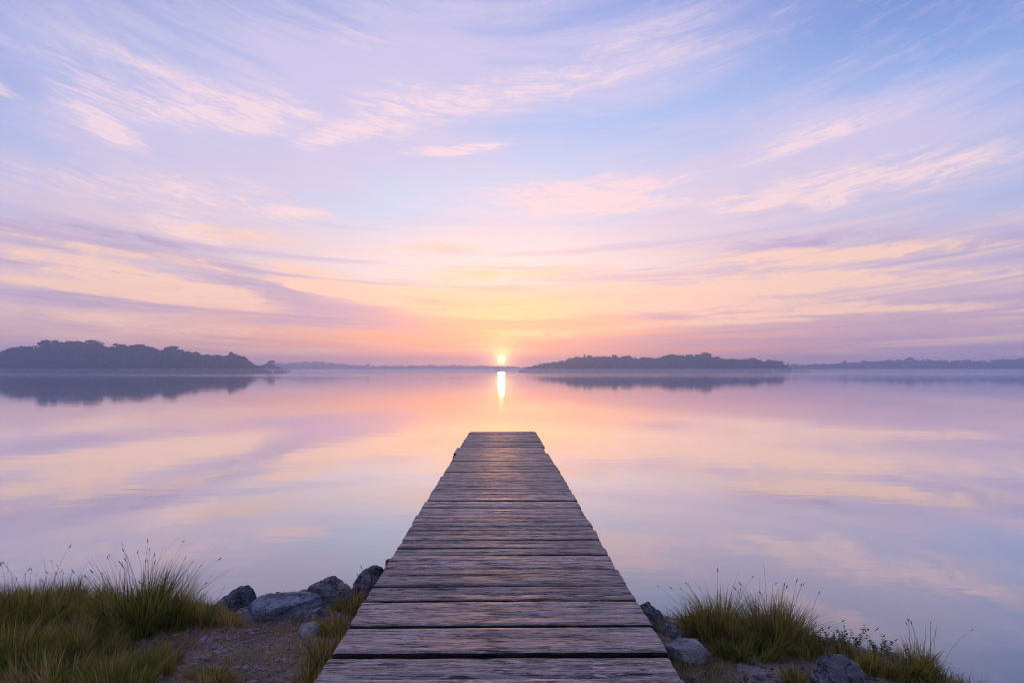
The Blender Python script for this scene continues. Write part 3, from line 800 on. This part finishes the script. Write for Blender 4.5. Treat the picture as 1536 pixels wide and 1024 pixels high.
# leafy weeds
def weed(px, pbase, wpx, h, n, label):
    g = at_z(px, pbase, .12)
    for _ in range(6): g = at_z(px, pbase, max(ground_z(g.x, g.y), 0.0))
    root = thing('weed', (g.x, g.y, ground_z(g.x, g.y)), label, 'weed', 'leafy weeds on the right shore')
    rx = wpx / F * g.y / 2
    SV, SF, ST = [], [], []; LV, LF, LT = [], [], []
    nb = 0; lb = 0
    for k in range(n):
        a, b = random.uniform(-1, 1), random.uniform(-1, 1)
        bx, by = a * rx * .5, b * rx * .35
        H = h * random.uniform(.5, 1.1); ln = (a * .5 + random.gauss(0, .25), random.gauss(0, .25))
        V, Fs, T, pts = stalk_mesh(H, ln, k)
        SV += [(v[0] + bx, v[1] + by, v[2]) for v in V]; SF += [tuple(i + nb for i in f) for f in Fs]; ST += T; nb = len(SV)
        for p in pts[2:]:
            for q in range(2):
                L = random.uniform(.010, .022); an = random.uniform(0, 6.28); d = Vector((math.cos(an), math.sin(an), random.uniform(-.1, .7))).normalized()
                sd = d.cross(Vector((0, 0, 1))).normalized() * L * .32
                c0 = p + Vector((bx, by, 0)); tn = random.uniform(.1, 1)
                for v in (c0, c0 + d * L * .5 + sd, c0 + d * L, c0 + d * L * .5 - sd): LV.append(tuple(v)); LT.append((tn, .3, 0))
                LF.append((lb, lb + 1, lb + 2, lb + 3)); lb += 4
    mesh_np('stems', np.array(SV), np.array(SF), 'stalk', root, tone=np.array(ST))
    mesh_np('leaves', np.array(LV), np.array(LF), 'weed_leaf', root, tone=np.array(LT))
weed(1238, 975, 50, .13, 26, 'leafy weed between the big right clump and the dark boulder')
weed(1278, 974, 50, .13, 24, 'leafy weed directly behind the bottom right boulder')
weed(1322, 985, 40, .11, 18, 'leafy weed beside the small pale stone at the water, right of the boulder')
weed(1012, 948, 26, .07, 10, 'little weed behind the two-lobed stone right of the jetty')
weed(978, 946, 22, .08, 10, 'dark little weed in the gap between the jetty and the two-lobed stone')
weed(1345, 1016, 40, .10, 16, 'leafy weed at the foot of the rightmost tuft')

def twig(pp, r, label):
    pts = []
    for (px, py, z) in pp:
        g = at_z(px, py, z); pts.append(g)
    V, Fs = [], []; n = 6; P = []
    for i in range(len(pts) - 1):
        for k in range(6): P.append(pts[i].lerp(pts[i + 1], k / 6))
    P.append(pts[-1])
    for i, p in enumerate(P):
        p = p + Vector((mnoise.noise(p * 9), mnoise.noise(p * 9 + Vector((4, 4, 4))), mnoise.noise(p * 9 + Vector((8, 1, 2))))) * .012
        d = (P[min(i + 1, len(P) - 1)] - P[max(i - 1, 0)]).normalized(); a = d.orthogonal().normalized(); b = d.cross(a)
        rr_ = r * (1 - .7 * i / len(P))
        for k in range(n):
            w = 6.2832 * k / n; V.append(tuple(p + (a * math.cos(w) + b * math.sin(w)) * rr_))
    for i in range(len(P) - 1):
        for k in range(n): Fs.append((i * n + k, i * n + (k + 1) % n, (i + 1) * n + (k + 1) % n, (i + 1) * n + k))
    o = mesh_np('twig', np.array(V), np.array(Fs), 'bark', smooth=True); return tag(o, label, 'twig')
twig([(1052, 1000, .17), (1078, 972, .24), (1098, 945, .30)], .004, 'thin bare twig leaning up across the front of the big right clump')
twig([(1222, 968, .12), (1250, 962, .19), (1275, 955, .20)], .0025, 'thin bare twig poking from the weeds right of the big clump')
twig([(165, 925, .28), (190, 902, .4), (206, 908, .42)], .0022, 'pale dry stem bent over in front of the tallest left tussock')

# ------------------------------------------------------------------ woods across the lake
def tree_geo(H, Wd, kind, rg, leaf, nleaf, low=.12):
    """crown made of leaf clumps spread over several uneven lobes"""
    L = []
    if kind == 'pine':       # flat-topped layered crown
        for k in range(rg.integers(5, 8)):
            L.append((rg.normal(0, .22) * Wd, rg.normal(0, .22) * Wd, H * rg.uniform(.45, .88), Wd * rg.uniform(.22, .32), H * rg.uniform(.12, .17)))
        L.append((0, 0, H * .90, Wd * .3, H * .10))
    elif kind == 'spire':
        for k in range(8):
            f = k / 7; L.append((rg.normal(0, .04) * Wd, rg.normal(0, .04) * Wd, H * (low + (.95 - low) * f), Wd * (.5 * (1 - f) + .05), H * .10))
    else:
        for k in range(rg.integers(7, 11)):
            f = rg.uniform(low + .15, .9)
            rr_ = (.5 - abs(f - .55) * .55) * Wd
            an = rg.uniform(0, 6.28)
            L.append((math.cos(an) * rr_ * .6, math.sin(an) * rr_ * .6, H * f, Wd * rg.uniform(.2, .32), H * rg.uniform(.10, .17)))
        L.append((0, 0, H * .86, Wd * .22, H * .12))
    L = np.array(L)
    w = L[:, 3] ** 2; pick = rg.choice(len(L), nleaf, p=w / w.sum())
    d = rg.normal(size=(nleaf, 3)); d /= np.linalg.norm(d, axis=1)[:, None]
    rad = rg.uniform(.55, 1.08, nleaf)
    S = np.stack([L[pick, 3], L[pick, 3], L[pick, 4]], 1)
    C = L[pick, :3] + d * rad[:, None] * S
    u = rg.normal(size=(nleaf, 3)); u /= np.linalg.norm(u, axis=1)[:, None]
    v = np.cross(u, rg.normal(size=(nleaf, 3))); v /= np.linalg.norm(v, axis=1)[:, None]
    s = leaf * rg.uniform(.5, 1.3, nleaf)[:, None]
    V = np.stack([C - u * s - v * s * .6, C + u * s - v * s * .5, C + u * s * .7 + v * s, C - u * s * .8 + v * s * .8], 1).reshape(-1, 3)
    return V, np.arange(nleaf * 4).reshape(-1, 4)

def trunk_geo(H, r):
    n = 8; V = []; Fs = []
    for i in range(6):
        f = i / 5
        for k in range(n):
            a = 6.2832 * k / n; rr_ = r * (1 - .75 * f) * (1.3 if i == 0 else 1); V.append((rr_ * math.cos(a) + .02 * H * f * f, rr_ * math.sin(a), f * H * .9 - .5 * (i == 0)))
    for i in range(5):
        for k in range(n): Fs.append((i * n + k, i * n + (k + 1) % n, (i + 1) * n + (k + 1) % n, (i + 1) * n + k))
    # limbs
    for j in range(5):
        a = j * 2.4; z = H * (.5 + .07 * j); b = len(V); L = H * .16
        for (t_, rr_) in ((0, r * .3), (1, r * .08)):
            for k in range(3):
                w = 2.094 * k; V.append((math.cos(a) * L * t_ + rr_ * math.cos(w), math.sin(a) * L * t_ + rr_ * math.sin(w), z + L * .5 * t_))
        for k in range(3): Fs.append((b + k, b + (k + 1) % 3, b + 3 + (k + 1) % 3, b + 3 + k))
    return np.array(V), np.array(Fs)

def wood_mass(name, label, top, D0, D1, leaf, nleaf, spacing, rows, seed, kinds=('round', 'round', 'pine'), Hm=(9, 14), shrub=True):
    rg = np.random.default_rng(seed)
    tp = np.array(top, float)
    Vs, Fs, nb = [], [], 0
    for r_ in range(rows):
        f = r_ / max(rows - 1, 1); D = D0 + (D1 - D0) * f
        step = spacing / D * F
        px = tp[0, 0]
        while px < tp[-1, 0]:
            q = px + rg.uniform(-.35, .35) * step
            yt = float(np.interp(q, tp[:, 0], tp[:, 1]))
            Dq = D + rg.uniform(-.5, .5) * (D1 - D0) / max(rows, 1)
            ztop = (HOR - yt) / F * Dq * cp + HC
            ztop *= (.50 + .50 * f ** .7)            # front rows lower, back rows make the skyline
            ztop *= rg.uniform(.88, 1.05) if f > .5 else rg.uniform(.7, 1.1)
            H = min(ztop, rg.uniform(*Hm))
            if H > 1.0:
                wd = H * rg.uniform(.65, 1.05)
                kd = kinds[rg.integers(len(kinds))] if f > .3 else 'round'
                if ztop < 6: kd = 'round'
                V, Fc = tree_geo(H, max(wd, spacing * 1.3), kd, rg, leaf, int(nleaf * (.6 + .4 * H / Hm[1])), low=-.1)
                p = at_y(q, HOR, Dq)
                V = V + np.array([p.x, Dq, ztop - H])
                V[:, 2] = np.maximum(V[:, 2], 0.05)
                Vs.append(V); Fs.append(Fc + nb); nb += len(V)
                # lower storey fills down to the slope
                z = ztop - H
                while z > 1.0:
                    z -= H * .55
                    hh_ = min(H * .8, z + H * .8)
                    V, Fc = tree_geo(H * .8, max(wd, spacing), 'round', rg, leaf * 1.3, int(nleaf * .45), low=-.1)
                    V = V + np.array([p.x + rg.uniform(-2, 2), Dq - 2, max(z, -H * .1)])
                    V[:, 2] = np.maximum(V[:, 2], 0.05)
                    Vs.append(V); Fs.append(Fc + nb); nb += len(V)
            px += step
    o = mesh_np(name, np.concatenate(Vs), np.concatenate(Fs), 'tree_foliage')
    return tag(o, label, 'woodland', kind='stuff')

def land(name, label, top, D0, D1, ext=40):
    """low hill the wood stands on"""
    tp = np.array(top, float)
    xs = np.linspace(tp[0, 0], tp[-1, 0], 60); nr = 9
    V = []
    for j in range(nr):
        f = j / (nr - 1); D = D0 - 6 + (D1 + ext - D0 + 6) * f
        for i, q in enumerate(xs):
            yt = float(np.interp(q, tp[:, 0], tp[:, 1]))
            zt = max((HOR - yt) / F * D + HC - 11, 0.6)
            e = min(1, i / 4, (len(xs) - 1 - i) / 4)
            z = -.6 + (zt * .8 + 1.0) * math.sin(math.pi * min(f * 1.15, 1)) ** .8 * e if 0 < f < 1 else -.6
            p = at_y(q, HOR, D)
            V.append((p.x, D, z))
    nx = len(xs); Fs = [(j * nx + i, j * nx + i + 1, (j + 1) * nx + i + 1, (j + 1) * nx + i) for j in range(nr - 1) for i in range(nx - 1)]
    o = mesh_np(name, np.array(V), np.array(Fs), 'far_land', smooth=True)
    return tag(o, label, kind='structure')

A = [(-230, 530), (-150, 522), (-60, 524), (0, 526), (14, 521), (30, 520), (52, 523), (60, 514), (100, 513), (140, 512), (158, 516), (190, 518), (215, 516), (235, 522), (262, 523),
     (290, 528), (318, 533), (330, 533), (345, 531), (368, 535), (379, 545), (390, 552), (402, 555.5)]
B = [(376, 550), (388, 547), (398, 545), (407, 543), (414, 549), (424, 552), (436, 556)]
Cc = [(412, 545), (440, 543), (470, 542), (500, 544), (520, 546), (560, 548.5), (620, 547.5), (680, 547.5), (760, 548.5), (800, 551), (840, 553)]
Dd = [(783, 555.5), (792, 551), (806, 545), (830, 541), (858, 536), (880, 532), (900, 534), (925, 533), (950, 535), (985, 535), (1005, 531), (1030, 532), (1058, 530), (1072, 535), (1100, 537),
      (1140, 538), (1165, 541), (1176, 546), (1184, 554)]
Ee = [(1170, 549), (1190, 551), (1205, 553), (1216, 556)]
Ff = [(1165, 546), (1210, 546), (1235, 545), (1275, 543), (1310, 540), (1360, 539), (1430, 540), (1500, 539), (1536, 537), (1700, 534), (1960, 540)]
land('headland', 'low wooded headland under the near left wood', A, 545, 600)
land('headland', 'low wooded headland under the near right wood', Dd, 695, 760)
land('far_shore', 'low far shore under the distant right wood', Ff, 1095, 1160)
land('far_shore', 'low far shore under the distant central wood', Cc, 1495, 1560)
wood_mass('woodland', 'nearest dark wood covering the left headland', A, 548, 590, .55, 760, 4.6, 6, 1, kinds=('round', 'round', 'round', 'pine'))
wood_mass('woodland', 'low paler scrub at the tip of the left headland', B, 740, 760, .6, 420, 4.5, 3, 2, Hm=(5, 9))
wood_mass('woodland', 'hazy wood on the point right of the sun', Dd, 698, 750, .65, 560, 5.0, 6, 3, kinds=('round', 'spire', 'round', 'pine'))
wood_mass('woodland', 'low scrub tapering into the water at the right end of the hazy point', Ee, 850, 865, .7, 300, 5, 2, 4, Hm=(3, 6))
wood_mass('woodland', 'pale distant wood along the right shore', Ff, 1100, 1150, .9, 320, 7, 4, 5)
wood_mass('woodland', 'palest distant wood in the middle, left of the sun and beneath it', Cc, 1500, 1545, 1.1, 300, 8, 4, 6)

def lone_tree(px, ptop, D, H, Wd, kind, seed, label, zbase=None, leaf=.55, nleaf=700):
    ztop = (HOR - ptop) / F * D * cp + HC
    p = at_y(px, HOR, D); rg = np.random.default_rng(seed)
    root = thing('tree', (p.x, D, ztop - H), label, 'tree', 'trees standing out of the woods')
    V, Fc = trunk_geo(H, H * .02); mesh_np('trunk', V, Fc, 'bark', root, smooth=True)
    V, Fc = tree_geo(H, Wd, kind, rg, leaf, nleaf, low=.1); mesh_np('crown', V, Fc, 'tree_foliage', root)
lone_tree(66, 510, 585, 16, 10, 'pine', 1, 'flat-topped pine at the left end of the highest stretch of the left wood')
lone_tree(81, 510, 588, 15, 9, 'pine', 2, 'second flat-topped pine from the left on the crest of the left wood')
lone_tree(104, 511, 586, 15, 10, 'pine', 3, 'pine crown rising just left of the broadest crown on the left wood')
lone_tree(136, 509.5, 587, 16, 16, 'pine', 4, 'broadest and highest flat crown on the crest of the left wood')
lone_tree(262, 519, 585, 14, 10, 'pine', 5, 'spreading pine standing clear on the right slope of the left wood')
lone_tree(346, 527.5, 580, 13, 6, 'round', 6, 'tree with a small top knot near the right end of the left wood')
lone_tree(407, 540, 742, 11, 8, 'round', 7, 'single round tree on the low point beyond the left wood')
lone_tree(552, 545, 1490, 16, 14, 'round', 8, 'round tree standing above the distant central wood, left of the sun', leaf=1.0)
lone_tree(1057, 528, 745, 15, 15, 'round', 9, 'broad crown forming the highest bump of the wood right of the sun')
lone_tree(877, 530, 745, 14, 6, 'spire', 10, 'pointed tree on the left shoulder of the wood right of the sun')
lone_tree(1267, 541, 1100, 13, 10, 'round', 11, 'small tree bump at the left end of the distant right wood', leaf=.8)
lone_tree(1365, 536, 1140, 15, 12, 'round', 12, 'rounded tree bump near the middle of the distant right wood', leaf=.9)

def islet(px, ptop, wpx, D, label, seed):
    p = at_y(px, HOR, D); h = (HOR - ptop) / F * D + HC
    make_rock('islet_rock', (p.x, D, -.2), (wpx / F * D / 2, 2.5, h), 'rock_dark', seed, label, cat='rock', sub=4, peak=(-.2, 0))
islet(1158, 552, 11, 690, 'small dark rock at the water in front of the right end of the hazy point', 201)
islet(1250, 554, 7, 900, 'tiny dark rock alone on the water before the distant right wood', 207)
islet(421, 554, 22, 560, 'low dark rocky spit at the tip of the left headland', 213)

# ------------------------------------------------------------------ air
def box(name, x0, x1, y0, y1, z0, z1, dens, col, aniso, label):
    V = [(x, y, z) for z in (z0, z1) for y in (y0, y1) for x in (x0, x1)]
    Fs = [(0, 2, 3, 1), (4, 5, 7, 6), (0, 1, 5, 4), (2, 6, 7, 3), (0, 4, 6, 2), (1, 3, 7, 5)]
    m, t = newmat(name + '_air')
    pv = t.node('ShaderNodeVolumePrincipled', {'Color': (*col, 1), 'Density': dens, 'Anisotropy': aniso})
    t.node('ShaderNodeOutputMaterial', {'Volume': pv.outputs[0]})
    o = mesh_np(name, V, Fs, name + '_air'); return tag(o, label, 'haze', kind='stuff')
box('haze', -2400, 2400, -80, 1650, -2.8, 34, 0.00095, (0.62, 0.72, 0.97), 0.7, 'thin blue morning haze over the whole lake')
box('mist', -2200, 2200, 460, 1560, 0.12, 3.6, 0.0018, (1.0, 0.97, 1.0), 0.6, 'thin pale mist lying on the water before the far shores')

# ------------------------------------------------------------------ camera and render settings
cam = bpy.data.cameras.new('camera'); co = bpy.data.objects.new('camera', cam); COL.objects.link(co)
cam.sensor_width = 36; cam.lens = F / 1536 * 36; cam.clip_start = .05; cam.clip_end = 12000
co.location = (0, 0, HC); co.rotation_euler = (R(90) + PITCH, 0, 0)
sc.camera = co
vs = sc.view_settings; vs.view_transform = 'Standard'; vs.look = 'None'; vs.exposure = 0; vs.gamma = 1; vs.use_curve_mapping = False
sc.render.engine = 'CYCLES'
cy = sc.cycles
cy.max_bounces = 6; cy.diffuse_bounces = 2; cy.glossy_bounces = 3; cy.transmission_bounces = 3; cy.volume_bounces = 2; cy.transparent_max_bounces = 6
cy.use_denoising = True; cy.denoiser = 'OPENIMAGEDENOISE'
cy.sample_clamp_indirect = 8.0
cy.use_adaptive_sampling = True; cy.adaptive_threshold = 0.01; cy.filter_width = 1.1; cy.pixel_filter_type = 'BLACKMAN_HARRIS'
